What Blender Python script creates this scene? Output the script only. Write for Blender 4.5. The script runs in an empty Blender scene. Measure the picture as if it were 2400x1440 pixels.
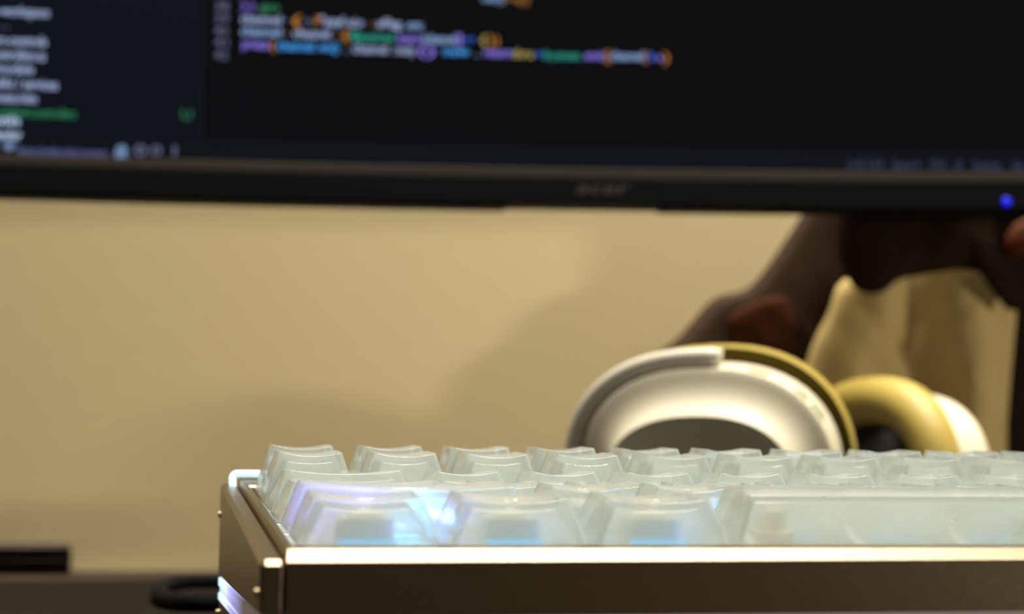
import bpy, bmesh, math, random
from mathutils import Vector, Matrix, noise

random.seed(7)
D = bpy.data
SC = bpy.context.scene
COL = SC.collection

# ------------------------------------------------------------------ frames
# keyboard frame (mm): x along the rows, y towards the wall, z off the switch plate;
# the board is tilted by TILT about x and stands on the desk (world z = 0).
TILT = math.radians(5.0)
KZ = 29.4                      # height of the board frame's origin above the desk (mm)
F_PX = 4153.15
RK = ((0.9795506, -0.20015784, 0.02043201),
      (0.02539576, 0.02226281, -0.99942955),
      (0.19958878, 0.9795107, 0.02689071))
CK = Vector((-19.3885, -279.0190, 22.9715))
ROTX = Matrix.Rotation(TILT, 3, 'X')


def k2w(x, y, z):
    """keyboard frame (mm) -> world (m)"""
    v = ROTX @ Vector((x, y, z))
    return Vector((v.x, v.y, v.z + KZ)) * 0.001


CAM = k2w(*CK)
RIGHT = ROTX @ Vector(RK[0])
DOWN = ROTX @ Vector(RK[1])
FWD = ROTX @ Vector(RK[2])


def ray(px, py):
    return RIGHT * ((px - 1200) / F_PX) + DOWN * ((py - 720) / F_PX) + FWD


def at(px, py, d):
    """world point seen at a photograph pixel, d metres along the view axis"""
    return CAM + ray(px, py) * d


def hit(px, py, p0, n):
    r = ray(px, py)
    return CAM + r * ((p0 - CAM).dot(n) / r.dot(n))


HR = Vector((RIGHT.x, RIGHT.y, 0)).normalized()      # level direction to the right
HF = Vector((FWD.x, FWD.y, 0)).normalized()          # level direction into the room
UP = Vector((0, 0, 1))

# ------------------------------------------------------------------ camera
cam = D.cameras.new('camera')
cam.sensor_fit = 'HORIZONTAL'
cam.sensor_width = 36.0
cam.lens = F_PX / 2400 * 36.0
cam.clip_start = 0.01
cam.clip_end = 50
cam.dof.use_dof = True
cam.dof.focus_distance = 0.343
cam.dof.aperture_fstop = 62.3 / 4.1
cam.dof.aperture_blades = 0
cam_ob = D.objects.new('camera', cam)
COL.objects.link(cam_ob)
mw = Matrix.Identity(4)
for i in range(3):
    mw[i][0] = RIGHT[i]
    mw[i][1] = -DOWN[i]
    mw[i][2] = -FWD[i]
    mw[i][3] = CAM[i]
cam_ob.matrix_world = mw
SC.camera = cam_ob

# ------------------------------------------------------------------ world, lamps, exposure
w = D.worlds.new('room_ambient')
SC.world = w
w.use_nodes = True
bg = w.node_tree.nodes['Background']
bg.inputs[0].default_value = (1.0, 0.84, 0.66, 1)
bg.inputs[1].default_value = 0.095
SC.view_settings.view_transform = 'Standard'
SC.view_settings.look = 'None'
SC.view_settings.exposure = 0.0
SC.view_settings.gamma = 1.0
SC.view_settings.use_curve_mapping = False
SC.cycles.transparent_max_bounces = 40
SC.cycles.max_bounces = 14
SC.cycles.transmission_bounces = 12
SC.cycles.diffuse_bounces = 5
SC.cycles.sample_clamp_indirect = 4.0
SC.cycles.caustics_refractive = True


def area(name, loc, target, sx, sy, power, col, spread=180):
    l = D.lights.new(name, 'AREA')
    l.shape = 'RECTANGLE'
    l.size = sx
    l.size_y = sy
    l.energy = power
    l.color = col
    l.spread = math.radians(spread)
    o = D.objects.new(name, l)
    COL.objects.link(o)
    o.location = loc
    o.rotation_euler = (Vector(target) - Vector(loc)).to_track_quat('-Z', 'Y').to_euler()
    return o


WARM = (1.0, 0.92, 0.73)
# ceiling lamp above the desk
area('ceiling_light', (0.24, -0.09, 1.55), (0.24, -0.02, 0), 0.80, 0.22, 64.0, (1.0, 0.955, 0.88))
# strip lamp over the gap between monitor and wall, washing down the wall
area('wall_washer', CAM + HF * 0.745 + HR * (-0.14) + UP * 0.95, CAM + HF * 0.80 + HR * (-0.14), 1.3, 0.05, 8.4, WARM, 26)
# low table lamp off to the right
area('table_lamp', CAM + HF * -0.16 + HR * 1.65 + UP * 0.035, CAM + HF * 0.78, 0.17, 0.08, 10.0, WARM)


# ------------------------------------------------------------------ materials
def lin(c):
    return tuple(((v / 255) / 12.92 if v / 255 <= 0.04045 else ((v / 255 + 0.055) / 1.055) ** 2.4) for v in c) + (1.0,)


def mat(name, rgb=None, rough=0.5, metal=0.0, spec=0.5, noise_scale=None, noise_amt=0.12, bump=0.0, bump_scale=None, coat=0.0):
    m = D.materials.new(name)
    m.use_nodes = True
    nt = m.node_tree
    b = nt.nodes['Principled BSDF']
    c = lin(rgb)
    b.inputs['Base Color'].default_value = c
    b.inputs['Roughness'].default_value = rough
    b.inputs['Metallic'].default_value = metal
    b.inputs['Specular IOR Level'].default_value = spec
    b.inputs['Coat Weight'].default_value = coat
    tc = nt.nodes.new('ShaderNodeTexCoord')
    if noise_scale:
        n = nt.nodes.new('ShaderNodeTexNoise')
        n.inputs['Scale'].default_value = noise_scale
        n.inputs['Detail'].default_value = 4
        nt.links.new(tc.outputs['Object'], n.inputs['Vector'])
        mx = nt.nodes.new('ShaderNodeMix')
        mx.data_type = 'RGBA'
        mx.inputs[6].default_value = tuple(v * (1 - noise_amt) for v in c[:3]) + (1,)
        mx.inputs[7].default_value = tuple(min(1, v * (1 + noise_amt)) for v in c[:3]) + (1,)
        nt.links.new(n.outputs['Fac'], mx.inputs[0])
        nt.links.new(mx.outputs[2], b.inputs['Base Color'])
    if bump:
        n2 = nt.nodes.new('ShaderNodeTexNoise')
        n2.inputs['Scale'].default_value = bump_scale
        n2.inputs['Detail'].default_value = 3
        nt.links.new(tc.outputs['Object'], n2.inputs['Vector'])
        bp = nt.nodes.new('ShaderNodeBump')
        bp.inputs['Strength'].default_value = bump
        bp.inputs['Distance'].default_value = 0.0003
        nt.links.new(n2.outputs['Fac'], bp.inputs['Height'])
        nt.links.new(bp.outputs['Normal'], b.inputs['Normal'])
    return m


def emit(name, rgb, strength, base=(0, 0, 0)):
    m = D.materials.new(name)
    m.use_nodes = True
    b = m.node_tree.nodes['Principled BSDF']
    b.inputs['Base Color'].default_value = lin(base)
    b.inputs['Roughness'].default_value = 0.5
    b.inputs['Emission Color'].default_value = lin(rgb)
    b.inputs['Emission Strength'].default_value = strength
    return m


def frosted(name, clear=0.69, tint=(228, 235, 229)):
    """milky see-through plastic: part clear, part scattering, a soft sheen on top"""
    m = D.materials.new(name)
    m.use_nodes = True
    nt = m.node_tree
    nt.nodes.clear()
    N = nt.nodes.new
    L = nt.links.new
    out = N('ShaderNodeOutputMaterial')
    tr = N('ShaderNodeBsdfTransparent')
    tr.inputs[0].default_value = (0.985, 0.99, 0.985, 1)
    df = N('ShaderNodeBsdfDiffuse')
    df.inputs[0].default_value = lin(tint)
    tl = N('ShaderNodeBsdfTranslucent')
    tl.inputs[0].default_value = lin(tint)
    gl = N('ShaderNodeBsdfGlossy')
    gl.inputs['Roughness'].default_value = 0.14
    s1 = N('ShaderNodeMixShader')
    s1.inputs[0].default_value = 0.5
    L(df.outputs[0], s1.inputs[1])
    L(tl.outputs[0], s1.inputs[2])
    nz = N('ShaderNodeTexNoise')
    nz.inputs['Scale'].default_value = 220
    tc = N('ShaderNodeTexCoord')
    L(tc.outputs['Object'], nz.inputs['Vector'])
    mr = N('ShaderNodeMapRange')
    mr.inputs['To Min'].default_value = clear - 0.03
    mr.inputs['To Max'].default_value = clear + 0.03
    L(nz.outputs['Fac'], mr.inputs['Value'])
    s2 = N('ShaderNodeMixShader')
    L(mr.outputs[0], s2.inputs[0])
    L(s1.outputs[0], s2.inputs[1])
    rf = N('ShaderNodeBsdfRefraction')
    rf.inputs['Color'].default_value = (0.98, 0.985, 0.98, 1)
    rf.inputs['Roughness'].default_value = 0.06
    rf.inputs['IOR'].default_value = 1.45
    s0 = N('ShaderNodeMixShader')
    s0.inputs[0].default_value = 0.42
    L(tr.outputs[0], s0.inputs[1])
    L(rf.outputs[0], s0.inputs[2])
    L(s0.outputs[0], s2.inputs[2])
    lw = N('ShaderNodeFresnel')
    lw.inputs[0].default_value = 1.5
    lim = N('ShaderNodeMath')
    lim.operation = 'MINIMUM'
    L(lw.outputs[0], lim.inputs[0])
    lim.inputs[1].default_value = 0.40
    s3 = N('ShaderNodeMixShader')
    L(lim.outputs[0], s3.inputs[0])
    L(s2.outputs[0], s3.inputs[1])
    L(gl.outputs[0], s3.inputs[2])
    L(s3.outputs[0], out.inputs[0])
    return m


M_WALL = mat('wall_paint', (222, 204, 162), 0.9, spec=0.2, noise_scale=3.0, noise_amt=0.03, bump=0.15, bump_scale=300)
M_DESK = mat('desk_mat_felt', (34, 29, 24), 0.95, spec=0.0, noise_scale=30, noise_amt=0.10, bump=0.3, bump_scale=900)
M_FLOOR = mat('floor_boards', (96, 70, 46), 0.6, noise_scale=5, noise_amt=0.2)
M_CASE = mat('bronze_anodised', (142, 128, 106), 0.31, metal=1.0, noise_scale=900, noise_amt=0.06, bump=0.25, bump_scale=6000)
M_SCREW = mat('screw_steel', (200, 190, 150), 0.3, metal=1.0, noise_scale=800)
M_PLATE = mat('switch_plate', (225, 226, 220), 0.5, noise_scale=200, noise_amt=0.04)
M_CAP = frosted('frosted_keycap')
M_SWITCH = mat('switch_housing', (190, 202, 197), 0.45, noise_scale=300, noise_amt=0.04)
M_STEM = mat('switch_stem', (226, 214, 184), 0.4, noise_scale=300, noise_amt=0.04)
M_LED = emit('led_cyan', (60, 185, 255), 1.5)
M_LEDV = emit('led_violet', (115, 110, 255), 9.0)
M_LEDC = emit('led_bright_cyan', (70, 200, 255), 8.0)
M_BLACKP = mat('black_plastic', (3, 3, 3), 0.6, spec=0.08, noise_scale=200, noise_amt=0.1)
M_STRIP = mat('bezel_lip_plastic', (48, 42, 33), 0.6, spec=0.1, noise_scale=200, noise_amt=0.1)
M_LOGO = mat('badge_grey', (48, 42, 33), 0.5, noise_scale=400, noise_amt=0.1)
M_BLUELED = emit('power_led', (8, 24, 255), 1.1)
M_CABLE = mat('braided_cable', (6, 6, 7), 0.85, spec=0.1, noise_scale=900, noise_amt=0.4, bump=0.8, bump_scale=1500)
M_BOX = mat('dark_box', (22, 16, 12), 0.7, spec=0.1, noise_scale=90, noise_amt=0.1)
M_SHELL = mat('ivory_shell', (210, 200, 172), 0.48, metal=0.0, spec=0.35, noise_scale=120, noise_amt=0.02)
M_ARM = mat('satin_silver', (216, 208, 188), 0.36, metal=0.0, noise_scale=120, noise_amt=0.02)
M_PLATEG = mat('grey_cup_plate', (214, 206, 194), 0.5, noise_scale=150, noise_amt=0.06)
M_CUSH = mat('olive_leatherette', (164, 142, 62), 0.55, noise_scale=80, noise_amt=0.1, bump=0.4, bump_scale=500)
M_EARIN = mat('ear_mesh_black', (16, 14, 11), 0.9, noise_scale=300, noise_amt=0.2)
M_SLOT = mat('slot_grey_green', (150, 156, 120), 0.6, noise_scale=300, noise_amt=0.1)
M_LEATHER = mat('dark_leather', (42, 30, 21), 0.8, spec=0.04, noise_scale=25, noise_amt=0.18, bump=0.5, bump_scale=350)
M_RUST = mat('rust_leather', (84, 37, 16), 0.7, spec=0.12, noise_scale=30, noise_amt=0.15, bump=0.5, bump_scale=350)
M_BROWN = mat('brown_leather', (58, 29, 13), 0.8, spec=0.04, noise_scale=30, noise_amt=0.15, bump=0.5, bump_scale=350)
M_CANVAS = mat('tan_canvas', (205, 180, 124), 0.9, spec=0.2, noise_scale=40, noise_amt=0.08, bump=0.4, bump_scale=800)


# ------------------------------------------------------------------ mesh helpers
def link(name, me, m=None, parent=None, smooth=False):
    o = D.objects.new(name, me)
    COL.objects.link(o)
    if m is not None and not me.materials:
        me.materials.append(m)
    if parent is not None:
        o.parent = parent
    if smooth:
        for p in me.polygons:
            p.use_smooth = True
    return o


def pyd(name, v, f, m, parent=None, smooth=False):
    me = D.meshes.new(name)
    me.from_pydata([tuple(a) for a in v], [], f)
    me.update()
    bm = bmesh.new()
    bm.from_mesh(me)
    bmesh.ops.recalc_face_normals(bm, faces=bm.faces)
    bm.to_mesh(me)
    bm.free()
    return link(name, me, m, parent, smooth)


def box(name, lo, hi, m, parent=None, bev=0.0, seg=2, xf=None):
    bm = bmesh.new()
    bmesh.ops.create_cube(bm, size=1)
    for v in bm.verts:
        v.co = Vector([lo[i] + (v.co[i] + 0.5) * (hi[i] - lo[i]) for i in range(3)])
    if bev:
        bmesh.ops.bevel(bm, geom=bm.edges[:], offset=bev, segments=seg, profile=0.5, affect='EDGES')
    if xf:
        for v in bm.verts:
            v.co = xf(v.co)
    me = D.meshes.new(name)
    bm.to_mesh(me)
    bm.free()
    return link(name, me, m, parent)


def empty(name, loc, label, cat, rot=(0, 0, 0), group=None):
    o = D.objects.new(name, None)
    o.empty_display_size = 0.02
    COL.objects.link(o)
    o.location = loc
    o.rotation_euler = rot
    tag(o, label, cat, group)
    return o


def tag(o, label=None, cat=None, group=None, kind=None):
    if label:
        o['label'] = label
    if cat:
        o['category'] = cat
    if group:
        o['group'] = group
    if kind:
        o['kind'] = kind
    return o


def loft(name, rings, m, parent=None, cap0=True, cap1=True, smooth=True, crease=None):
    n = len(rings[0])
    v = [p for r in rings for p in r]
    f = []
    for k in range(len(rings) - 1):
        for i in range(n):
            j = (i + 1) % n
            f.append((k * n + i, k * n + j, (k + 1) * n + j, (k + 1) * n + i))
    if cap0:
        f.append(tuple(range(n - 1, -1, -1)))
    if cap1:
        f.append(tuple((len(rings) - 1) * n + i for i in range(n)))
    o = pyd(name, v, f, m, parent, smooth)
    if crease:
        o.data.set_sharp_from_angle(angle=math.radians(crease))
    return o


def tube(name, pts, r, m, parent=None, seg=12, flat=None):
    """round tube (or flat bar, flat=(half_width, half_height)) along points"""
    P = [Vector(p) for p in pts]
    rings = []
    for i, p in enumerate(P):
        t = (P[min(i + 1, len(P) - 1)] - P[max(i - 1, 0)]).normalized()
        s = t.cross(UP)
        if s.length < 1e-4:
            s = Vector((1, 0, 0))
        s.normalize()
        u = s.cross(t)
        ring = []
        for k in range(seg):
            a = 2 * math.pi * k / seg
            c, d = math.cos(a), math.sin(a)
            if flat:
                e = 0.45
                c = math.copysign(abs(c) ** e, c) * flat[0]
                d = math.copysign(abs(d) ** e, d) * flat[1]
                ring.append(p + s * c + u * d)
            else:
                ring.append(p + s * (c * r) + u * (d * r))
        rings.append(ring)
    return loft(name, rings, m, parent)


def spline(pts, n=8):
    P = [Vector(p) for p in pts]
    P = [P[0] * 2 - P[1]] + P + [P[-1] * 2 - P[-2]]
    out = []
    for i in range(1, len(P) - 2):
        for k in range(n):
            t = k / n
            a, b, c, d = P[i - 1], P[i], P[i + 1], P[i + 2]
            out.append(0.5 * ((2 * b) + (c - a) * t + (2 * a - 5 * b + 4 * c - d) * t * t + (3 * b - a - 3 * c + d) * t ** 3))
    out.append(P[-2])
    return out


# ------------------------------------------------------------------ the setting
YAW = math.atan2(HR.y, HR.x) + math.radians(3.6)      # wall and monitor are turned a little from the view
AX = Vector((math.cos(YAW), math.sin(YAW), 0))        # along the wall, to the right
AY = Vector((-math.sin(YAW), math.cos(YAW), 0))       # into the wall
WALL_P = CAM + HF * 0.792
WALL_P.z = 0
W_LOC = Matrix(((AX.x, AY.x, 0, WALL_P.x), (AX.y, AY.y, 0, WALL_P.y), (0, 0, 1, 0), (0, 0, 0, 1)))


def wl(x, y, z):
    return W_LOC @ Vector((x, y, z))


tag(box('wall_back', (-1.8, 0, -0.74), (1.8, 0.1, 1.8), M_WALL, xf=lambda c: wl(*c)), 'warm beige painted wall behind the desk', kind='structure')
tag(box('floor', (-1.8, -2.2, -0.78), (1.8, 0.0, -0.74), M_FLOOR, xf=lambda c: wl(*c)), 'brown floor under the desk', kind='structure')

desk = empty('desk', wl(0, -0.60, -0.74), 'desk with dark brown felt top under the keyboard', 'desk')
dl = desk.location


def dxf(c):
    return wl(*c) - dl


box('desk_top', (-0.9, -1.15, -0.03), (0.9, -0.001, 0.0), M_DESK, desk, 0.002, 2, dxf)
for lx in (-0.84, 0.84):
    for ly in (-1.09, -0.07):
        box('leg', (lx - 0.03, ly - 0.03, -0.74), (lx + 0.03, ly + 0.03, -0.03), M_BLACKP, desk, 0.003, 2, dxf)

# ------------------------------------------------------------------ keyboard
K0 = Vector((155.0, 60.0, -(KZ + 60 * math.sin(TILT)) / math.cos(TILT)))
kb = empty('keyboard', k2w(*K0), 'bronze metal mechanical keyboard with frosted see-through keycaps', 'keyboard', (TILT, 0, 0))
UNIT = 19.05
CELL0 = 3.2                      # left border of the key field
ZB = -7.4                        # lower rim of the keycaps


def kl(x, y, z):
    return (Vector((x, y, z)) - K0) * 0.001


XR = CELL0 + 16 * UNIT           # right border of the key field
YF, YR = -12.0, 138.0


def kbox(name, lo, hi, m, bev=0.0, seg=2, parent=None):
    return box(name, lo, hi, m, parent or kb, bev, seg, lambda c: kl(*c))


def desk_z(y, h=0.0):
    """plate-frame z of a point h mm above the desk at depth y"""
    return (h - KZ - y * math.sin(TILT)) / math.cos(TILT)


ZTOP, ZPAN = -7.0, -8.44
H_SEAM = 11.4


def prism_yz(name, x0, x1, prof, m, cham=None):
    """profile of (y, z) pushed along x"""
    n = len(prof)
    v = [kl(x0, y, z) for y, z in prof] + [kl(x1, y, z) for y, z in prof]
    f = [tuple(range(n)), tuple(range(2 * n - 1, n - 1, -1))]
    f += [(i, (i + 1) % n, n + (i + 1) % n, n + i) for i in range(n)]
    o = pyd(name, v, f, m, kb)
    if cham:
        bm = bmesh.new()
        bm.from_mesh(o.data)
        bmesh.ops.bevel(bm, geom=bm.edges[:], offset=cham * 0.001, segments=1, affect='EDGES', clamp_overlap=True)
        bm.to_mesh(o.data)
        bm.free()
    return o


# main frame: front, back, left and right bars of one bezel ring
bx0, bx1 = 1.5, XR + 1.7
ix0, ix1 = CELL0 - 0.1, XR + 0.1
iy0, iy1 = -4.1, 115.2
seam = lambda y: desk_z(y, H_SEAM)


def bezel_ring():
    outer = [(bx0, YF), (bx1, YF), (bx1, YR), (bx0, YR)]
    inner = [(ix0, iy0), (ix1, iy0), (ix1, iy1), (ix0, iy1)]
    ch, ci, cs = 1.75, 0.4, 0.25   # front chamfer, inner chamfer, side chamfer
    v, f = [], []

    def ring(pts):
        i0 = len(v)
        v.extend(kl(*p) for p in pts)
        return list(range(i0, i0 + 4))
    r0 = ring([(x, y, seam(y)) for x, y in outer])
    r1 = ring([(bx0, YF, ZTOP - ch), (bx1, YF, ZTOP - ch), (bx1, YR, ZTOP - 0.6), (bx0, YR, ZTOP - 0.6)])
    r2 = ring([(bx0 + cs, YF + ch, ZTOP), (bx1 - cs, YF + ch, ZTOP), (bx1 - cs, YR - 0.6, ZTOP), (bx0 + cs, YR - 0.6, ZTOP)])
    r3 = ring([(ix0 - ci, iy0 - ci, ZTOP), (ix1 + ci, iy0 - ci, ZTOP), (ix1 + ci, iy1 + ci, ZTOP), (ix0 - ci, iy1 + ci, ZTOP)])
    r4 = ring([(x, y, ZTOP - ci) for x, y in inner])
    r5 = ring([(x, y, -12.0) for x, y in inner])
    for a, b in ((r0, r1), (r1, r2), (r2, r3), (r3, r4), (r4, r5)):
        for i in range(4):
            j = (i + 1) % 4
            f.append((a[i], a[j], b[j], b[i]))
    f.append(tuple(r0))
    f.append(tuple(r5))
    return pyd('case_body', v, f, M_CASE, kb)


bezel_ring()
PX0, PX1 = -2.45, 1.40
for x0, x1 in ((PX0, PX1), (bx1 + 0.25, bx1 + 0.25 + (PX1 - PX0))):
    z1 = ZPAN
    prism_yz('side_panel', x0, x1, [(YF, seam(YF)), (YF, z1), (YR + 2, z1), (YR + 2, seam(YR + 2))], M_CASE, cham=0.8)
# screws in the outer face of the left side panel
for y, z in ((-9.0, -13.7), (141 - 6, -15.2), (134.0, -37.5)):
    bm = bmesh.new()
    bmesh.ops.create_cone(bm, cap_ends=True, segments=20, radius1=0.00085, radius2=0.0007, depth=0.0009)
    bmesh.ops.rotate(bm, verts=bm.verts, cent=(0, 0, 0), matrix=Matrix.Rotation(-math.pi / 2, 3, 'Y'))
    bmesh.ops.translate(bm, verts=bm.verts, vec=kl(PX0 - 0.1, y, z))
    me = D.meshes.new('screw')
    bm.to_mesh(me)
    bm.free()
    tag(link('screw', me, M_SCREW, kb), 'small pale screw head')

# acrylic light layers under the case, stacked, lit from the back corner
def strip_mat(name, s):
    m = D.materials.new(name)
    m.use_nodes = True
    nt = m.node_tree
    b = nt.nodes['Principled BSDF']
    b.inputs['Base Color'].default_value = lin((190, 185, 190))
    b.inputs['Roughness'].default_value = 0.3
    tc = nt.nodes.new('ShaderNodeTexCoord')
    sp = nt.nodes.new('ShaderNodeSeparateXYZ')
    nt.links.new(tc.outputs['Object'], sp.inputs[0])
    cr = nt.nodes.new('ShaderNodeValToRGB')
    mr = nt.nodes.new('ShaderNodeMapRange')
    mr.inputs['From Min'].default_value = -0.072
    mr.inputs['From Max'].default_value = 0.080
    nt.links.new(sp.outputs['Y'], mr.inputs['Value'])
    nt.links.new(mr.outputs[0], cr.inputs[0])
    e = cr.color_ramp.elements
    e[0].position = 0.30
    e[0].color = lin((60, 52, 50))
    e[1].position = 1.0
    e[1].color = lin((190, 235, 255))
    k = e.new(0.62)
    k.color = lin((150, 150, 215))
    k = e.new(0.80)
    k.color = lin((205, 225, 255))
    nt.links.new(cr.outputs[0], b.inputs['Emission Color'])
    b.inputs['Emission Strength'].default_value = s
    return m


M_ACRY = strip_mat('lit_acrylic', 1.5)
M_ACRY2 = strip_mat('lit_acrylic_lower', 1.0)
for k, (h0, h1, ins) in enumerate(((9.6, 11.35, 0.0), (7.9, 9.55, 0.35), (6.4, 7.85, 0.0))):
    prism_yz('light_strip', PX0 + 0.1 + ins, bx1 + 3.8, [(YF + 0.5 + ins, desk_z(YF, h0)), (YF + 0.5 + ins, desk_z(YF, h1)), (YR + 1.5, desk_z(YR, h1)), (YR + 1.5, desk_z(YR, h0))], (M_ACRY, M_ACRY2, M_ACRY)[k])
prism_yz('base_plate', PX0 + 0.3, bx1 + 3.6, [(YF + 1, desk_z(YF, 1.0)), (YF + 1, desk_z(YF, 6.35)), (YR + 1, desk_z(YR, 6.35)), (YR + 1, desk_z(YR, 1.0))], M_CASE)
for fx in (8, XR - 8):
    for fy in (-4, 128):
        prism_yz('foot', fx - 6, fx + 6, [(fy - 5, desk_z(fy - 5, 0.15)), (fy - 5, desk_z(fy - 5, 1.05)), (fy + 5, desk_z(fy + 5, 1.05)), (fy + 5, desk_z(fy + 5, 0.15))], M_BLACKP)

# glowing diffuser bar along the back rim, bent down at the left corner
M_BAR = emit('diffuser_bar', (185, 232, 255), 1.05, (200, 205, 210))
yb = 133.0
bar = [kl(-0.1, yb - 3, ZPAN - 0.2), kl(-0.1, yb - 1.6, ZPAN + 0.9), kl(-0.05, yb, ZPAN + 2.1), kl(0.5, yb, ZPAN + 2.65), kl(1.3, yb, ZPAN + 2.8)]
bar = spline(bar, 4) + [kl(60, yb, ZPAN + 2.8), kl(XR, yb, ZPAN + 2.8)]
tube('light_bar', bar, 0.00078, M_BAR, kb, 12)

kbox('switch_plate', (ix0 + 0.05, iy0 + 0.05, -12.6), (ix1 - 0.05, iy1 - 0.05, -11.4), M_PLATE)


# ---- keycaps
def rrect(x0, x1, y0, y1, r, nx, ny, nc=4):
    pts = []

    def arc(cx, cy, a0):
        for i in range(nc):
            a = a0 + (math.pi / 2) * i / nc
            pts.append((cx + r * math.cos(a), cy + r * math.sin(a)))
    # start at front-left, run along the front edge
    def seg(ax, ay, bx, by, n):
        for i in range(n):
            t = i / n
            pts.append((ax + (bx - ax) * t, ay + (by - ay) * t))
    seg(x0 + r, y0, x1 - r, y0, nx)
    arc(x1 - r, y0 + r, -math.pi / 2)
    seg(x1, y0 + r, x1, y1 - r, ny)
    arc(x1 - r, y1 - r, 0)
    seg(x1 - r, y1, x0 + r, y1, nx)
    arc(x0 + r, y1 - r, math.pi / 2)
    seg(x0, y1 - r, x0, y0 + r, ny)
    arc(x0 + r, y0 + r, math.pi)
    return pts


# front-edge height, drop towards the back edge
ROW = {'A': (3.0, -0.35), 'B': (2.72, -0.2), 'C': (0.45, -0.7), 'D': (-0.53, -0.25), 'E': (0.39, 0.1), 'F': (0.0, 0.35)}


def cap_mesh(u, row, convex=False):
    zf, zd = ROW[row]
    if convex:
        zf += 0.55
    hw = u * UNIT / 2
    bx, tx = hw - 0.475, hw - 3.2
    by0, by1, ty0, ty1 = -2.9, 15.1, 0.0, 13.2
    nx, ny = max(10, int(8 * u)), 6

    def topz(x, y, drop=0.0):
        t = (y - ty0) / (ty1 - ty0)
        if convex:
            dish = 0.75 * (1 - (2 * t - 1) ** 2)
        else:
            s = min(1, abs(x) / tx)
            dish = -0.85 * (1 - s * s)
        return zf + zd * t + dish - drop
    v, f = [], []
    rings = []

    def ring(x, y0, y1, r, zfun):
        p = rrect(-x, x, y0, y1, r, nx, ny)
        i0 = len(v)
        v.extend((a, b, zfun(a, b)) for a, b in p)
        rings.append(list(range(i0, i0 + len(p))))
    # outer skin
    ring(bx, by0, by1, 0.7, lambda a, b: ZB)
    for t in (0.33, 0.66):
        e = t - 0.025 * math.sin(math.pi * t)
        ring(bx + (tx - bx) * e, by0 + (ty0 - by0) * e, by1 + (ty1 - by1) * e, 0.7 + 0.4 * t,
             lambda a, b, t=t: ZB + (topz(max(-tx, min(tx, a)), max(ty0, min(ty1, b))) - ZB) * t)
    ring(tx, ty0, ty1, 1.1, lambda a, b: topz(a, b, 0.17))
    ring(tx - 0.03, ty0 + 0.03, ty1 - 0.03, 1.08, lambda a, b: topz(a, b, 0.09))
    ring(tx - 0.10, ty0 + 0.10, ty1 - 0.10, 1.03, lambda a, b: topz(a, b, 0.025))
    ring(tx - 0.20, ty0 + 0.20, ty1 - 0.20, 1.0, lambda a, b: topz(a, b))
    cy = (ty0 + ty1) / 2
    for s in (0.75, 0.5, 0.25):
        ring((tx - 0.3) * s + 0.0, cy + (ty0 + 0.3 - cy) * s, cy + (ty1 - 0.3 - cy) * s, 1.0 * s, topz)
    n_out = len(rings)
    # inner skin
    wt, tt = 1.35, 1.55
    ring(tx * 0.25, cy + (ty0 - cy) * 0.22, cy + (ty1 - cy) * 0.22, 0.3, lambda a, b: topz(a, b, tt))
    ring((tx - wt) * 0.6, cy + (ty0 + wt - cy) * 0.6, cy + (ty1 - wt - cy) * 0.6, 0.5, lambda a, b: topz(a, b, tt))
    ring(tx - wt - 0.22, ty0 + wt + 0.22, ty1 - wt - 0.22, 0.5, lambda a, b: topz(a, b, tt))
    ring(tx - wt - 0.10, ty0 + wt + 0.10, ty1 - wt - 0.10, 0.55, lambda a, b: topz(a, b, tt + 0.03))
    ring(tx - wt - 0.03, ty0 + wt + 0.03, ty1 - wt - 0.03, 0.58, lambda a, b: topz(a, b, tt + 0.11))
    ring(tx - wt, ty0 + wt, ty1 - wt, 0.6, lambda a, b: topz(a, b, tt + 0.22))
    ring(bx - wt, by0 + wt, by1 - wt, 0.4, lambda a, b: ZB)
    n = len(rings[0])
    for k in range(len(rings) - 1):
        if k == n_out - 1:
            continue
        A, B = rings[k], rings[k + 1]
        for i in range(n):
            j = (i + 1) % n
            f.append((A[i], A[j], B[j], B[i]))
    f.append(tuple(rings[n_out - 1]))
    f.append(tuple(reversed(rings[n_out])))
    A, B = rings[-1], rings[0]
    for i in range(n):
        j = (i + 1) % n
        f.append((A[i], A[j], B[j], B[i]))
    me = D.meshes.new('keycap')
    me.from_pydata([tuple(c * 0.001 for c in p) for p in v], [], f)
    me.update()
    bm = bmesh.new()
    bm.from_mesh(me)
    bmesh.ops.recalc_face_normals(bm, faces=bm.faces)
    bm.to_mesh(me)
    bm.free()
    me.materials.append(M_CAP)
    for p in me.polygons:
        p.use_smooth = True
    try:
        me.set_sharp_from_angle(angle=math.radians(48))
    except Exception:
        pass
    return me


def joined(name, parts, m):
    """parts: list of ring lists (mm) lofted into one mesh"""
    v, f = [], []
    for rings in parts:
        o = len(v)
        n = len(rings[0])
        for r in rings:
            v.extend(r)
        for k in range(len(rings) - 1):
            for i in range(n):
                j = (i + 1) % n
                f.append((o + k * n + i, o + k * n + j, o + (k + 1) * n + j, o + (k + 1) * n + i))
        f.append(tuple(o + i for i in range(n - 1, -1, -1)))
        f.append(tuple(o + (len(rings) - 1) * n + i for i in range(n)))
    me = D.meshes.new(name)
    me.from_pydata([tuple(c * 0.001 for c in p) for p in v], [], f)
    me.update()
    me.materials.append(m)
    return me


def sq(hx, hy, z, r=0.5):
    return [(x, y, z) for x, y in rrect(-hx, hx, -hy, hy, r, 1, 1, 2)]


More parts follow.
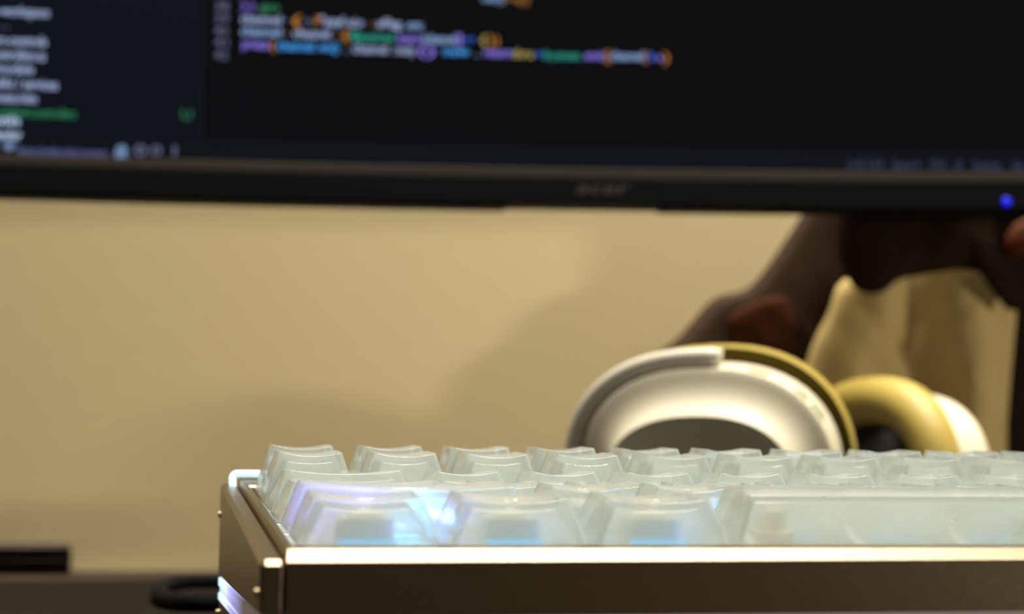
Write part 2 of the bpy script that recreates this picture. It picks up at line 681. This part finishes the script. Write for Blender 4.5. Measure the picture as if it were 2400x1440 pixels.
ME_SW = joined('key_switch', [[sq(7.6, 7.6, -11.4), sq(7.6, 7.6, -10.5)],
                              [sq(6.9, 6.9, -10.5), sq(6.4, 6.4, -8.6), sq(4.4, 4.4, -8.2), sq(4.2, 4.2, -3.7, 0.4)]], M_SWITCH)
ME_STEM = joined('switch_stem', [[sq(2.75, 2.75, -3.7), sq(2.75, 2.75, -3.05)]], M_STEM)
ME_LED = joined('led', [[sq(4.7, 0.5, -8.15, 0.2), sq(4.7, 0.5, -7.0, 0.2)]], M_LED)
ME_LEDV = joined('led', [[sq(4.7, 0.5, -8.15, 0.2), sq(4.7, 0.5, -6.9, 0.2)]], M_LEDV)
ME_LEDC = joined('led', [[sq(4.7, 0.5, -8.15, 0.2), sq(4.7, 0.5, -6.9, 0.2)]], M_LEDC)
ME_STAB = joined('stabiliser', [[sq(3.0, 4.0, -11.4), sq(2.8, 3.6, -6.0), sq(1.5, 2.4, -5.8), sq(1.5, 2.4, -2.5)]], M_STEM)

LAYOUT = [('A', 5, [1] * 16), ('B', 4, [1] * 13 + [2, 1]), ('C', 3, [1.5] + [1] * 12 + [1.5, 1]),
          ('D', 2, [1.75] + [1] * 11 + [2.25, 1]), ('E', 1, [2.25] + [1] * 10 + [1.75, 1, 1]),
          ('F', 0, [1.25, 1.25, 1.25, 6.25, 1, 1, 1, 1, 1, 1])]
cache = {}
for row, k, units in LAYOUT:
    x = 0.0
    for n, u in enumerate(units):
        convex = u == 6.25
        if (row, u) not in cache:
            cache[(row, u)] = cap_mesh(u, row, convex)
        cx = CELL0 + (x + u / 2) * UNIT
        y0 = k * UNIT + (0.7 if row == 'A' else 0)
        o = D.objects.new('space_bar' if convex else 'keycap', cache[(row, u)])
        COL.objects.link(o)
        o.parent = kb
        o.location = kl(cx, y0, 0)
        s = D.objects.new('key_switch', ME_SW)
        COL.objects.link(s)
        s.parent = kb
        s.location = kl(cx, y0 + 6.1, 0)
        t = D.objects.new('switch_stem', ME_STEM)
        COL.objects.link(t)
        t.parent = s
        lm = ME_LED
        if row == 'E' and n == 0:
            tag(o, 'wide keycap glowing violet and cyan')
            lm = ME_LEDC
        l = D.objects.new('led', lm)
        COL.objects.link(l)
        l.parent = s
        l.location = (0, -0.0047, 0)
        if row == 'E' and n == 0:
            l2 = D.objects.new('led', ME_LEDV)
            COL.objects.link(l2)
            l2.parent = s
            l2.location = (-0.0125, -0.003, 0.0012)
            l2 = D.objects.new('led', ME_LEDV)
            COL.objects.link(l2)
            l2.parent = s
            l2.location = (0.006, -0.0052, 0.003)
        if u >= 2:
            off = 50.0 if convex else 11.9
            for sg in (-1, 1):
                st = D.objects.new('stabiliser', ME_STAB)
                COL.objects.link(st)
                st.parent = kb
                st.location = kl(cx + sg * off, y0 + 6.1, 0)
        x += u

# the board's own lamps: small light-emitting diodes under the caps
def diode(x, y, z, power, rgb):
    l = D.lights.new('key_light', 'POINT')
    l.energy = power
    l.color = lin(rgb)[:3]
    l.shadow_soft_size = 0.0012
    l.cycles.use_multiple_importance_sampling = False
    o = D.objects.new('key_light', l)
    COL.objects.link(o)
    o.parent = kb
    o.location = kl(x, y, z)


EX = CELL0 + 1.125 * UNIT
diode(EX - 7.5, UNIT + 2.6, -3.0, 0.026, (90, 90, 255))
diode(EX - 15.0, UNIT + 5.0, -3.6, 0.012, (90, 90, 255))
diode(EX + 1.0, UNIT + 2.2, -3.0, 0.018, (60, 190, 255))
for n in range(9):
    diode(CELL0 + (2.75 + n) * UNIT + 3.6, UNIT + 2.0, -3.6, 0.0014, (60, 170, 255))
for q in (0.625, 1.875, 3.125):
    diode(CELL0 + q * UNIT + 4.5, 1.8, -5.5, 0.0006, (70, 150, 255))

# ------------------------------------------------------------------ keyboard cable
def on_desk(px, py, z):
    return hit(px, py, Vector((0, 0, z)), UP)


RC = 0.0024
k_port = k2w(20, YR + 1.5, desk_z(YR + 1.5, 14))
cab = [k_port, k_port + HF * 0.02 + UP * -0.004, on_desk(560, 1412, RC), on_desk(500, 1413, RC), on_desk(430, 1412, RC),
       on_desk(388, 1403, RC), on_desk(373, 1388, RC), on_desk(388, 1373, RC), on_desk(430, 1365.5, RC), on_desk(505, 1364, RC),
       on_desk(620, 1365, RC), on_desk(760, 1363, RC), on_desk(900, 1350, RC), on_desk(960, 1343, RC)]
cable = empty('usb_cable', (on_desk(373, 1388, 0)), 'black braided cable looping on desk beside keyboard', 'cable')
cp = [p - cable.location for p in spline(cab, 8)]
tube('cord', cp, RC, M_CABLE, cable, 14)
pp = k_port - cable.location
tube('plug', [pp + HF * -0.001, pp + HF * 0.014], 0.0042, M_BLACKP, cable, 12, flat=(0.0058, 0.0032))

# ------------------------------------------------------------------ slim dark box on the left
b_p = at(163, 1337, 0.72)
b_p.z = 0
b_r = hit(163, 1281, b_p, HF).z
bo = empty('portable_drive', b_p, 'slim dark brown box lying at the back left of the desk', 'box')
bo.rotation_euler = (0, 0, math.atan2(HR.y, HR.x) + math.radians(13.5))
box('drive_body', (-0.125, 0, 0.0004), (0, 0.055, b_r), M_BOX, bo, 0.0012, 3)
box('drive_seam', (-0.1253, -0.0003, b_r * 0.46), (0.0003, 0.0553, b_r * 0.52), M_BLACKP, bo, 0.0001, 1)

# ------------------------------------------------------------------ monitor
MP = CAM + HF * 0.68 + HR * 0.0
c0 = hit(1410, 437, CAM + HF * 0.68, AY)          # middle of the lower bezel
mon = empty('monitor', Vector((c0.x, c0.y, 0.0)), 'black curved monitor showing dark code editor above the desk', 'monitor', (0, 0, YAW))
RB = 2.3


def bend(x):
    return -x * x / (2 * RB)


def scr(px, py, proud=0.0):
    """monitor coordinates (x, z) where the ray of a pixel meets the curved screen"""
    yo = 0.0
    for _ in range(6):
        p = hit(px, py, mon.location + AY * (yo - proud), AY) - mon.location
        x = p.dot(AX)
        yo = bend(x)
    return x, p.z


z_scr = scr(1410, 395)[1]
z_lip = scr(1410, 416)[1]
z_bot = scr(1410, 483)[1]
W2, HT = 0.300, z_scr + 0.318


def mgrid(name, x0, x1, z0, z1, y0, y1, m, nx=40, parent=None, bev=0.0):
    """curved slab between depths y0 (front) and y1 (back)"""
    rings = []
    for i in range(nx + 1):
        x = x0 + (x1 - x0) * i / nx
        b = bend(x)
        e = bev
        if e:
            pts = [(y0, z0 + e), (y0, z1 - e), (y0 + e, z1), (y1 - e, z1), (y1, z1 - e), (y1, z0 + e), (y1 - e, z0), (y0 + e, z0)]
        else:
            pts = [(y0, z0), (y0, z1), (y1, z1), (y1, z0)]
        rings.append([(x, b + y, z) for y, z in pts])
    return loft(name, rings, m, parent or mon, smooth=False)


mgrid('bezel_bottom', -W2, W2, z_bot, z_lip, -0.0005, 0.012, M_BLACKP, bev=0.0005)
tag(mgrid('bezel_lip', -W2, W2, z_lip, z_scr, 0.0006, 0.011, M_STRIP, bev=0.0004), 'slightly lighter strip between screen and bezel')
mgrid('bezel_top', -W2, W2, HT, HT + 0.008, -0.0005, 0.012, M_BLACKP, bev=0.001)
for sx in (-1, 1):
    a, b = sorted((sx * W2, sx * (W2 - 0.008)))
    mgrid('bezel_side', a, b, z_lip, HT, -0.0004, 0.012, M_BLACKP, nx=2, bev=0.0008)
mgrid('back_shell', -W2 + 0.002, W2 - 0.002, z_bot + 0.001, HT + 0.007, 0.012, 0.020, M_BLACKP, bev=0.002)
box('rear_housing', (-0.17, 0.019, z_bot + 0.08), (0.17, 0.042, HT - 0.06), M_BLACKP, mon, 0.006, 3)
xo0 = scr(1548, 486)[0]
mgrid('lower_lip', xo0, W2 - 0.004, z_bot - 0.0010, z_bot + 0.0006, 0.0005, 0.011, M_BLACKP, nx=20)
xo1 = scr(1184, 486)[0]
mgrid('lower_lip', -W2 + 0.004, xo1, z_bot - 0.0010, z_bot + 0.0006, 0.0005, 0.011, M_BLACKP, nx=20)
# desk pole and arm that hold the monitor, beyond the right edge of the view
tube('arm_pole', [(0.282, 0.040, 0.0), (0.282, 0.040, 0.36)], 0.014, M_BLACKP, mon, 16)
box('arm_base', (0.255, -0.02, 0.0), (0.33, 0.09, 0.012), M_BLACKP, mon, 0.002, 2)
box('arm_bar', (0.0, 0.041, 0.325), (0.285, 0.058, 0.350), M_BLACKP, mon, 0.004, 2)

# screen: dark editor with side bar and status bar, lit from behind
x_side = scr(474, 250)[0]
z_stat = scr(1200, 338)[1]
m = D.materials.new('screen_glow')
m.use_nodes = True
nt = m.node_tree
b = nt.nodes['Principled BSDF']
b.inputs['Base Color'].default_value = lin((3, 3, 3))
b.inputs['Roughness'].default_value = 0.45
b.inputs['Specular IOR Level'].default_value = 0.02
tc = nt.nodes.new('ShaderNodeTexCoord')
sp = nt.nodes.new('ShaderNodeSeparateXYZ')
nt.links.new(tc.outputs['Object'], sp.inputs[0])


def math_node(op, a, val):
    q = nt.nodes.new('ShaderNodeMath')
    q.operation = op
    nt.links.new(a, q.inputs[0])
    q.inputs[1].default_value = val
    return q.outputs[0]


def mixc(fac, a, bcol):
    q = nt.nodes.new('ShaderNodeMix')
    q.data_type = 'RGBA'
    nt.links.new(fac, q.inputs[0])
    if isinstance(a, tuple):
        q.inputs[6].default_value = a
    else:
        nt.links.new(a, q.inputs[6])
    q.inputs[7].default_value = bcol
    return q.outputs[2]


c1 = mixc(math_node('LESS_THAN', sp.outputs['X'], x_side), lin((8, 9, 13)), lin((12, 17, 24)))
c2 = mixc(math_node('LESS_THAN', sp.outputs['Z'], z_stat), c1, lin((14, 17, 24)))
nt.links.new(c2, b.inputs['Emission Color'])
b.inputs['Emission Strength'].default_value = 1.0
M_SCREEN = m
screen = mgrid('screen', -W2 + 0.006, W2 - 0.006, z_scr - 0.001, HT + 0.001, 0.0025, 0.0115, M_SCREEN)

TXT = {}


def tmat(rgb, s):
    key = (rgb, s)
    if key not in TXT:
        TXT[key] = emit('glyph_%d' % len(TXT), rgb, s)
    return TXT[key]


runs = []


def text(body, px0, py, px1, h_px, rgb, s=1.0, name='code_text', parent=None, flatm=None, y=0.0022, shear=0.0):
    """a run of lettering on the screen from pixel px0 to px1, py = middle of its x-height"""
    xa, za = scr(px0, py)
    xb, zb = scr(px1, py)
    cu = D.curves.new(name, 'FONT')
    cu.body = body
    cu.size = 0.01
    cu.shear = shear
    cu.resolution_u = 2
    cu.offset = 0.00008
    cu.align_x = 'LEFT'
    o = D.objects.new(name, cu)
    COL.objects.link(o)
    cu.materials.append(flatm or tmat(rgb, s))
    o.parent = parent or screen
    o['_'] = (xa, xb, za, h_px, y)
    runs.append(o)


WH = (172, 190, 235)
LB = (150, 185, 240)
DIM = (95, 105, 140)
SKY = (60, 160, 245)
PUR = (140, 120, 240)
TEA = (20, 150, 130)
ORG = (180, 112, 36)
YEL = (190, 170, 90)
BLU = (40, 100, 220)
GRN = (30, 130, 85)
# explorer side bar
for (s_, x0, y0_, x1, hp, c, k) in (
        ('n-workspace', -20, 22, 112, 24, WH, 0.95), ('..', -10, 55, 16, 18, DIM, 0.8),
        ('src-controls', -20, 91, 106, 25, WH, 1.0), ('controllers.ts', -25, 125, 103, 25, WH, 1.0),
        ('models', -15, 158, 75, 24, WH, 0.95), ('public / services', -30, 192, 132, 25, WH, 1.0),
        ('routes.index', -20, 226, 84, 24, WH, 1.0), ('test-helpers.controllers', -30, 259, 176, 23, GRN, 1.0),
        ('utils', -18, 280, 42, 24, (190, 215, 250), 1.1), ('vendor', -22, 314, 48, 25, (190, 215, 250), 1.1),
        ('U', 422, 268, 446, 24, GRN, 0.7)):
    text(s_, x0, y0_, x1, hp, c, k)
# status bar, left
text('*', 3, 350, 32, 30, LB, 0.8)
text('feature/websocket-connect', 38, 351, 250, 20, (100, 108, 170), 0.8)
text('@', 266, 355, 296, 28, LB, 0.85)
text('0', 312, 352, 340, 26, DIM, 1.0)
text('0 1', 350, 352, 410, 24, DIM, 0.9)
# status bar, right
for s_, x0, x1 in (('Ln 42, Col 8', 1990, 2072), ('Spaces: 4', 2096, 2158), ('UTF-8', 2182, 2218), ('LF', 2242, 2258), ('TypeScript', 2284, 2350), ('Go Live', 2376, 2450)):
    text(s_, x0, 383.5 + (x0 - 1984) * 0.012, x1, 20, (56, 68, 104), 0.75)
# line numbers
for n_, yy in enumerate((12, 41, 70, 98, 127)):
    text(str(38 + n_), 501, yy, 533, 22, DIM, 0.75)
# code
text('})', 560, 11, 596, 22, PUR, 0.5)
text('go', 608, 13, 654, 22, GRN, 0.9)
text('channel', 563, 42, 656, 22, WH, 1.0)
text('=', 660, 45, 676, 12, DIM, 0.8)
text('(', 682, 46, 702, 26, ORG, 1.2)
text('a', 712, 46, 728, 18, DIM, 0.9)
text('?', 730, 47, 748, 22, ORG, 1.0)
text('"payl', 750, 47, 804, 23, WH, 1.0)
text('oad.on', 812, 50, 850, 22, WH, 0.95)
text(':', 860, 53, 878, 14, (120, 95, 60), 0.8)
text('xFlag', 884, 53, 940, 23, WH, 1.0)
text('.on;', 948, 56, 990, 22, LB, 1.0)
text('channel', 563, 71, 656, 22, LB, 1.0)
text('=', 660, 75, 678, 12, (150, 90, 70), 0.6)
text('channel', 686, 76, 772, 22, WH, 1.0)
text('.', 780, 79, 796, 12, ORG, 0.8)
text('{', 800, 81, 818, 24, ORG, 1.1)
text('$', 818, 82, 842, 22, TEA, 1.1)
text('payload.', 844, 84, 926, 22, TEA, 1.2)
text('async', 932, 87, 988, 22, PUR, 1.1)
text('(channel', 990, 89, 1068, 23, LB, 1.0)
text(']', 1068, 90, 1082, 24, PUR, 0.9)
text('=>', 1086, 91, 1112, 16, BLU, 1.2)
text('{', 1124, 92, 1142, 22, YEL, 0.7)
text('})', 1146, 93, 1170, 24, ORG, 0.9)
text('private', 566, 101, 628, 23, PUR, 1.1)
text('(', 630, 104, 642, 24, ORG, 1.0)
text('channel', 648, 105, 734, 23, SKY, 1.15)
text('.ws()', 742, 108, 792, 23, SKY, 1.1)
text(',', 802, 113, 816, 16, DIM, 0.7)
text('channel', 826, 112, 908, 23, WH, 0.9)
text('.ready', 920, 115, 972, 23, WH, 0.85)
text('()', 976, 117, 1016, 24, PUR, 0.9)
text('new', 1038, 118, 1098, 22, SKY, 1.1)
text(',', 1108, 122, 1122, 16, DIM, 0.7)
text('return', 1134, 121, 1198, 23, PUR, 1.1)
text('thru', 1202, 124, 1250, 23, YEL, 0.9)
text('=>', 1254, 126, 1274, 18, BLU, 1.1)
text('$my.', 1276, 127, 1302, 22, TEA, 1.1)
text('stream.', 1304, 128, 1364, 22, TEA, 1.2)
text('emit', 1372, 128, 1416, 22, PUR, 1.1)
text('[', 1416, 129, 1430, 24, ORG, 0.8)
text('channel', 1432, 129, 1508, 22, LB, 1.0)
text('[', 1508, 131, 1518, 22, ORG, 0.7)
text('%', 1520, 132, 1536, 20, BLU, 1.1)
text('a', 1540, 132, 1554, 18, PUR, 0.9)
text(')', 1556, 133, 1570, 26, ORG, 1.0)
# far lines above, just cut by the frame
text('index[0]', 1130, -6, 1180, 18, LB, 0.8)
text('=> xs[1])', 1184, -4, 1240, 20, ORG, 0.9)
# badge on the lower bezel
text('acer', 1346, 443, 1474, 32, None, name='badge', parent=mon, flatm=M_LOGO, y=-0.0008, shear=0.25)
bpy.context.view_layer.update()
dg = bpy.context.evaluated_depsgraph_get()
for cu_ob in runs:                               # lettering becomes plain meshes
    xa, xb, za, hp, yy = cu_ob['_']
    dx = max(cu_ob.dimensions.x, 1e-5)
    me = D.meshes.new_from_object(cu_ob.evaluated_get(dg))
    nm, par = cu_ob.name.split('.')[0], cu_ob.parent
    D.objects.remove(cu_ob)
    o = D.objects.new(nm, me)
    COL.objects.link(o)
    o.parent = par
    sy = hp / 6.1 * 0.001 / 0.0072
    xm = (xa + xb) / 2
    o.location = (xa, bend(xa) + yy, za - 0.0026 * sy)
    ang = math.atan2(bend(xb) - bend(xa), xb - xa)
    o.rotation_euler = (math.radians(90), 0, ang)
    o.scale = ((xb - xa) / dx, sy, 1)
# power light
xl, zl = scr(2358, 473)
bm = bmesh.new()
bmesh.ops.create_uvsphere(bm, u_segments=16, v_segments=8, radius=0.0018)
for v in bm.verts:
    v.co.y *= 0.35
me = D.meshes.new('power_light')
bm.to_mesh(me)
bm.free()
o = link('power_light', me, M_BLUELED, mon, True)
o.location = (xl, bend(xl) - 0.0006, zl)
tag(o, 'glowing blue power light')

# ------------------------------------------------------------------ headphones
def cup(parent, root, center, out, tilt, hu, hv, flip=False):
    """one ear cup: returns its frame as a function (u, v, s) -> local point"""
    o3 = (out * math.cos(tilt) - UP * math.sin(tilt)).normalized()
    u3 = UP.cross(o3).normalized()
    v3 = o3.cross(u3).normalized()

    def fr(u, v, s):
        return center + u3 * (u * 0.001) + v3 * (v * 0.001) + o3 * (s * 0.001) - root

    def ring(s, a, c, e=2.35, n=56):
        pts = []
        for i in range(n):
            t = 2 * math.pi * i / n
            cu, sv = math.cos(t), math.sin(t)
            pts.append(fr(math.copysign(abs(cu) ** (2 / e), cu) * a, math.copysign(abs(sv) ** (2 / e), sv) * c, s))
        return pts
    return fr, ring


hp_c1 = at(1668, 1106, 0.555)
hp_c1.z = 0.0385
hp_root = Vector((hp_c1.x, hp_c1.y, 0)) + HR * 0.03 + HF * 0.05
hp = empty('headphones', hp_root, 'ivory over-ear headphones with olive ear cushions standing behind the keyboard', 'headphones')


def shell_rings(ring, hu, hv):
    prof = [(-8, 2.5), (-7, 0.6), (-6, 0.0), (6.2, 0.0), (6.8, 0.25), (7.1, 0.8), (7.5, 2.5), (8.0, 4.5), (8.8, 6.5), (9.9, 8.3), (11.4, 9.9), (13.2, 11.1), (14.8, 11.8), (15.6, 12.4), (15.4, 12.9)]
    return [ring(s, hu - d * 0.9, hv - d * 1.08) for s, d in prof]


def cushion_rings(ring, hu, hv, hole=True):
    out = []
    # a padded roll: outer wall, crown, inner wall
    rw = 8.8
    for i in range(15):
        a = math.radians(-20 + i * (200 / 14))
        r = rw * math.cos(a)
        s = -12.5 - rw * 1.05 * math.sin(a)
        d = rw - r
        out.append(ring(s, hu - d, hv - d))
    return out


HU, HV = 40.5, 34.5
yaw1 = math.radians(22)
out1 = (-HF * math.cos(yaw1) - HR * math.sin(yaw1)).normalized()
fr1, ring1 = cup(hp, hp_root, hp_c1, out1, math.radians(13), HU, HV)
tag(loft('cup_shell', shell_rings(ring1, HU, HV), M_SHELL, hp, crease=38), 'ivory outer shell of the near ear cup')
p_u, p_v = HU - 11.5, HV - 13.8
loft('cup_plate', [ring1(13.9, p_u - 0.2, p_v - 0.2), ring1(15.2, p_u - 0.4, p_v - 0.4), ring1(15.3, p_u - 1.2, p_v - 1.2), ring1(15.4, p_u * 0.5, p_v * 0.5)], M_PLATEG, hp)
tag(loft('ear_cushion', cushion_rings(ring1, HU + 3.0, HV + 4.6), M_CUSH, hp, cap0=False, cap1=False), 'olive cushion of the near ear cup')
loft('ear_mesh', [ring1(-7.0, HU - 14, HV - 14), ring1(-9.5, HU - 14, HV - 14)], M_EARIN, hp)
loft('cup_collar', [ring1(-7, HU - 4, HV - 4), ring1(-13, HU - 4, HV - 4)], M_EARIN, hp)


def arm_path(fr, a0, a1, hu, hv, s, n=30, e=2.35):
    pts = []
    for i in range(n + 1):
        t = math.radians(a0 + (a1 - a0) * i / n)
        cu, sv = math.cos(t), math.sin(t)
        pts.append((fr(math.copysign(abs(cu) ** (2 / e), cu) * hu, math.copysign(abs(sv) ** (2 / e), sv) * hv, s), cu, sv))
    return pts


def yoke(fr, a0, a1, hu, hv, s, rad, axial, name, par, mm=None):
    """bar that follows the cup's outline: rounded section, rad across, axial along the axis"""
    rings = []
    e = 2.35
    n = 34
    for i in range(n + 1):
        t = math.radians(a0 + (a1 - a0) * i / n)
        ring = []
        end = 1.0
        if i in (0, n):
            end = 0.86
        for k in range(14):
            q = 2 * math.pi * k / 14
            c, d = math.cos(q), math.sin(q)
            c = math.copysign(abs(c) ** 0.6, c) * rad * end
            d = math.copysign(abs(d) ** 0.6, d) * axial * end
            cu, sv = math.cos(t), math.sin(t)
            ring.append(fr(math.copysign(abs(cu) ** (2 / e), cu) * (hu + c), math.copysign(abs(sv) ** (2 / e), sv) * (hv + c), s + d))
        rings.append(ring)
    return loft(name, rings, mm or M_ARM, par)


yoke(fr1, 84, 200, HU + 3.7, HV + 3.0, 3.3, 2.8, 3.2, 'yoke_arm', hp)
yoke(fr1, 85, 204, HU + 0.6, HV + 0.6, -1.6, 1.2, 3.2, 'yoke_gap_shade', hp, M_EARIN)  # black bar added to stand in for the shade between arm and shell
# slots and buttons on the flank of the shell
for t0, t1, nm in ((72, 63, 'port'), (47, 40, 'button'), (36, 27, 'port')):
    rings = []
    e = 2.35
    for i in range(6):
        t = math.radians(t0 + (t1 - t0) * i / 5)
        cu, sv = math.cos(t), math.sin(t)
        u = math.copysign(abs(cu) ** (2 / e), cu)
        v = math.copysign(abs(sv) ** (2 / e), sv)
        rings.append([fr1(u * (HU + q), v * (HV + q), s) for q, s in ((-0.6, 1.0), (0.35, 1.0), (0.35, 5.0), (-0.6, 5.0))])
    loft(nm, rings, M_SLOT, hp, smooth=False)

hp_c2 = at(2118, 1120, 0.665)
hp_c2.z = 0.0385
yaw2 = math.radians(62)
out2 = (HF * math.cos(yaw2) + HR * math.sin(yaw2)).normalized()
fr2, ring2 = cup(hp, hp_root, hp_c2, out2, math.radians(-4), HU, HV)
tag(loft('cup_shell', shell_rings(ring2, HU - 0.5, HV - 2.5), M_SHELL, hp, crease=38), 'ivory outer shell of the far ear cup')
loft('cup_plate', [ring2(13.9, p_u - 0.2, p_v - 0.2), ring2(15.2, p_u - 0.4, p_v - 0.4), ring2(15.3, p_u - 1.2, p_v - 1.2), ring2(15.4, p_u * 0.5, p_v * 0.5)], M_PLATEG, hp)
tag(loft('ear_cushion', cushion_rings(ring2, HU + 3.0, HV + 4.6), M_CUSH, hp, cap0=False, cap1=False), 'olive cushion of the far ear cup')
loft('ear_mesh', [ring2(-7.0, HU - 14, HV - 14), ring2(-9.5, HU - 14, HV - 14)], M_EARIN, hp)
loft('cup_collar', [ring2(-7, HU - 4, HV - 4), ring2(-13, HU - 4, HV - 4)], M_EARIN, hp)
# headband lying low behind the keyboard, from the near yoke round to the far cup
e1 = fr1(-HU - 2.4, -13, 7.0)
e2 = fr2(HU + 2.0, -13, 7.0) if (fr2(HU, 0, 0) - fr1(0, 0, 0)).dot(HR) < (fr2(-HU, 0, 0) - fr1(0, 0, 0)).dot(HR) else fr2(-HU - 2.0, -13, 7.0)
zb_ = 0.022
mid = [e1, e1 - HR * 0.015 + HF * 0.04, e1 - HR * 0.012 + HF * 0.085, e1 + HR * 0.03 + HF * 0.125, e1 + HR * 0.08 + HF * 0.128, e2 - HR * 0.02 + HF * 0.012, e2]
mid = [Vector((p.x, p.y, zb_)) for p in mid]
tube('headband', spline(mid, 8), 0.01, M_ARM, hp, 14, flat=(0.0035, 0.011))

# ------------------------------------------------------------------ slouched bag leaning on the wall
def poly_resample(pts, n):
    P = [Vector((a, b)) for a, b in pts]
    L = [0]
    for i in range(len(P)):
        L.append(L[-1] + (P[(i + 1) % len(P)] - P[i]).length)
    out = []
    k = 0
    for i in range(n):
        t = L[-1] * i / n
        while L[k + 1] < t:
            k += 1
        q = (t - L[k]) / max(1e-9, L[k + 1] - L[k])
        out.append(P[k].lerp(P[(k + 1) % len(P)], q))
    # soften the corners a little
    for _ in range(2):
        out = [(out[i - 1] + out[i] * 2 + out[(i + 1) % n]) / 4 for i in range(n)]
    return out


BAG_D = 0.744
bag_p = CAM + HF * BAG_D
bag_root = at(2000, 1340, BAG_D)
bag_root.z = 0
bag = empty('handbag', bag_root, 'slouched dark brown leather bag with crumpled tan canvas front leaning on wall', 'bag')


def pillow(name, outline_px, front, back, m, base=0.0, n=96, wrinkle=0.0, fold=None, lean=0.10, rows=9, center=None):
    """padded piece: outline given where it stands, bulging towards the room by `front`, backed by `back` (m)"""
    p2 = poly_resample(outline_px, n)
    c = center and Vector(center) or sum(p2, Vector((0, 0))) / n

    def pos(q, off):
        p = hit(q.x, q.y, bag_p, HF)
        p.z = max(p.z, 0.0008)
        off2 = off + base
        o = off2 - lean * p.z
        p = p - HF * o
        return p - bag_root
    rings = []
    for i in range(rows):                       # front, from middle to rim
        k = 0.06 + 0.94 * i / (rows - 1)
        ring = []
        for q in p2:
            r = c + (q - c) * k
            h = front * math.sqrt(max(0.0, 1 - k ** 3.2))
            wv = 0.0
            if wrinkle:
                wv = wrinkle * (noise.noise(Vector((r.x * 0.012, r.y * 0.008, 3.1))) + 0.5 * noise.noise(Vector((r.x * 0.03, r.y * 0.018, 9.7))))
            if fold:
                wv += fold(r.x, r.y)
            ring.append(pos(r, h + wv * (1 - k ** 6)))
        rings.append(ring)
    for k in (0.99, 0.9, 0.5, 0.06):
        rings.append([pos(c + (q - c) * k, -back * math.sqrt(max(0.0, 1 - k ** 6))) for q in p2])
    return loft(name, rings, m, bag)


def fold_front(x, y):
    g = lambda a, wd: math.exp(-((x - a) / wd) ** 2)
    fx = 0.010 * g(2255 + (y - 800) * 0.05, 52) - 0.004 * g(2145, 45) + 0.006 * g(2030 + (y - 760) * -0.35, 55)
    fx -= 0.004 * math.exp(-((y - (800 + (x - 2080) * 0.9)) / 40) ** 2) * g(2100, 90)
    return fx


body_px = [(1455, 1345), (1440, 1100), (1462, 930), (1478, 868), (1520, 836), (1575, 808), (1610, 772), (1655, 712), (1688, 676), (1722, 690), (1755, 682),
           (1790, 640), (1835, 575), (1885, 500), (1945, 400), (2010, 330), (2200, 295), (2420, 300), (2530, 420), (2550, 700), (2545, 1000), (2540, 1345)]
pillow('bag_body', body_px, 0.004, 0.020, M_LEATHER, base=0.006, wrinkle=0.002, n=120, center=(2020, 850))
panel_px = [(1880, 1340), (1868, 1000), (1878, 880), (1905, 800), (1945, 730), (1962, 660), (2060, 620), (2300, 600), (2372, 640), (2384, 720), (2368, 850), (2352, 1000), (2345, 1340)]
pillow('canvas_front', panel_px, 0.005, 0.004, M_CANVAS, base=0.0115, wrinkle=0.004, n=110, fold=fold_front, center=(2130, 900))
flap_px = [(1965, 500), (2010, 400), (2070, 345), (2200, 315), (2400, 318), (2500, 420), (2520, 660), (2440, 700), (2395, 705), (2372, 735), (2340, 742), (2318, 690), (2300, 648), (2230, 640),
           (2150, 652), (2085, 664), (2062, 695), (2020, 700), (1985, 685), (1965, 640), (1950, 590)]
pillow('bag_flap', flap_px, 0.007, 0.003, M_LEATHER, base=0.024, wrinkle=0.003, n=120, center=(2200, 520))
tab_px = [(1705, 742), (1770, 705), (1845, 690), (1868, 760), (1850, 850), (1790, 880), (1720, 850)]
tag(pillow('leather_tab', tab_px, 0.0015, 0.003, M_BROWN, base=0.0105, n=48, wrinkle=0.001), 'reddish brown leather patch')
strap_px = [(2318, 590), (2336, 545), (2380, 520), (2440, 505), (2470, 540), (2450, 592), (2400, 604), (2340, 618)]
tag(pillow('strap_patch', strap_px, 0.003, 0.003, M_RUST, base=0.031, n=48), 'rust orange leather strap end')
loop_px = [(2300, 508), (2330, 496), (2380, 498), (2392, 510), (2360, 522), (2315, 524)]
tag(pillow('strap_loop', loop_px, 0.002, 0.003, M_RUST, base=0.031, n=32), 'rust orange leather loop')
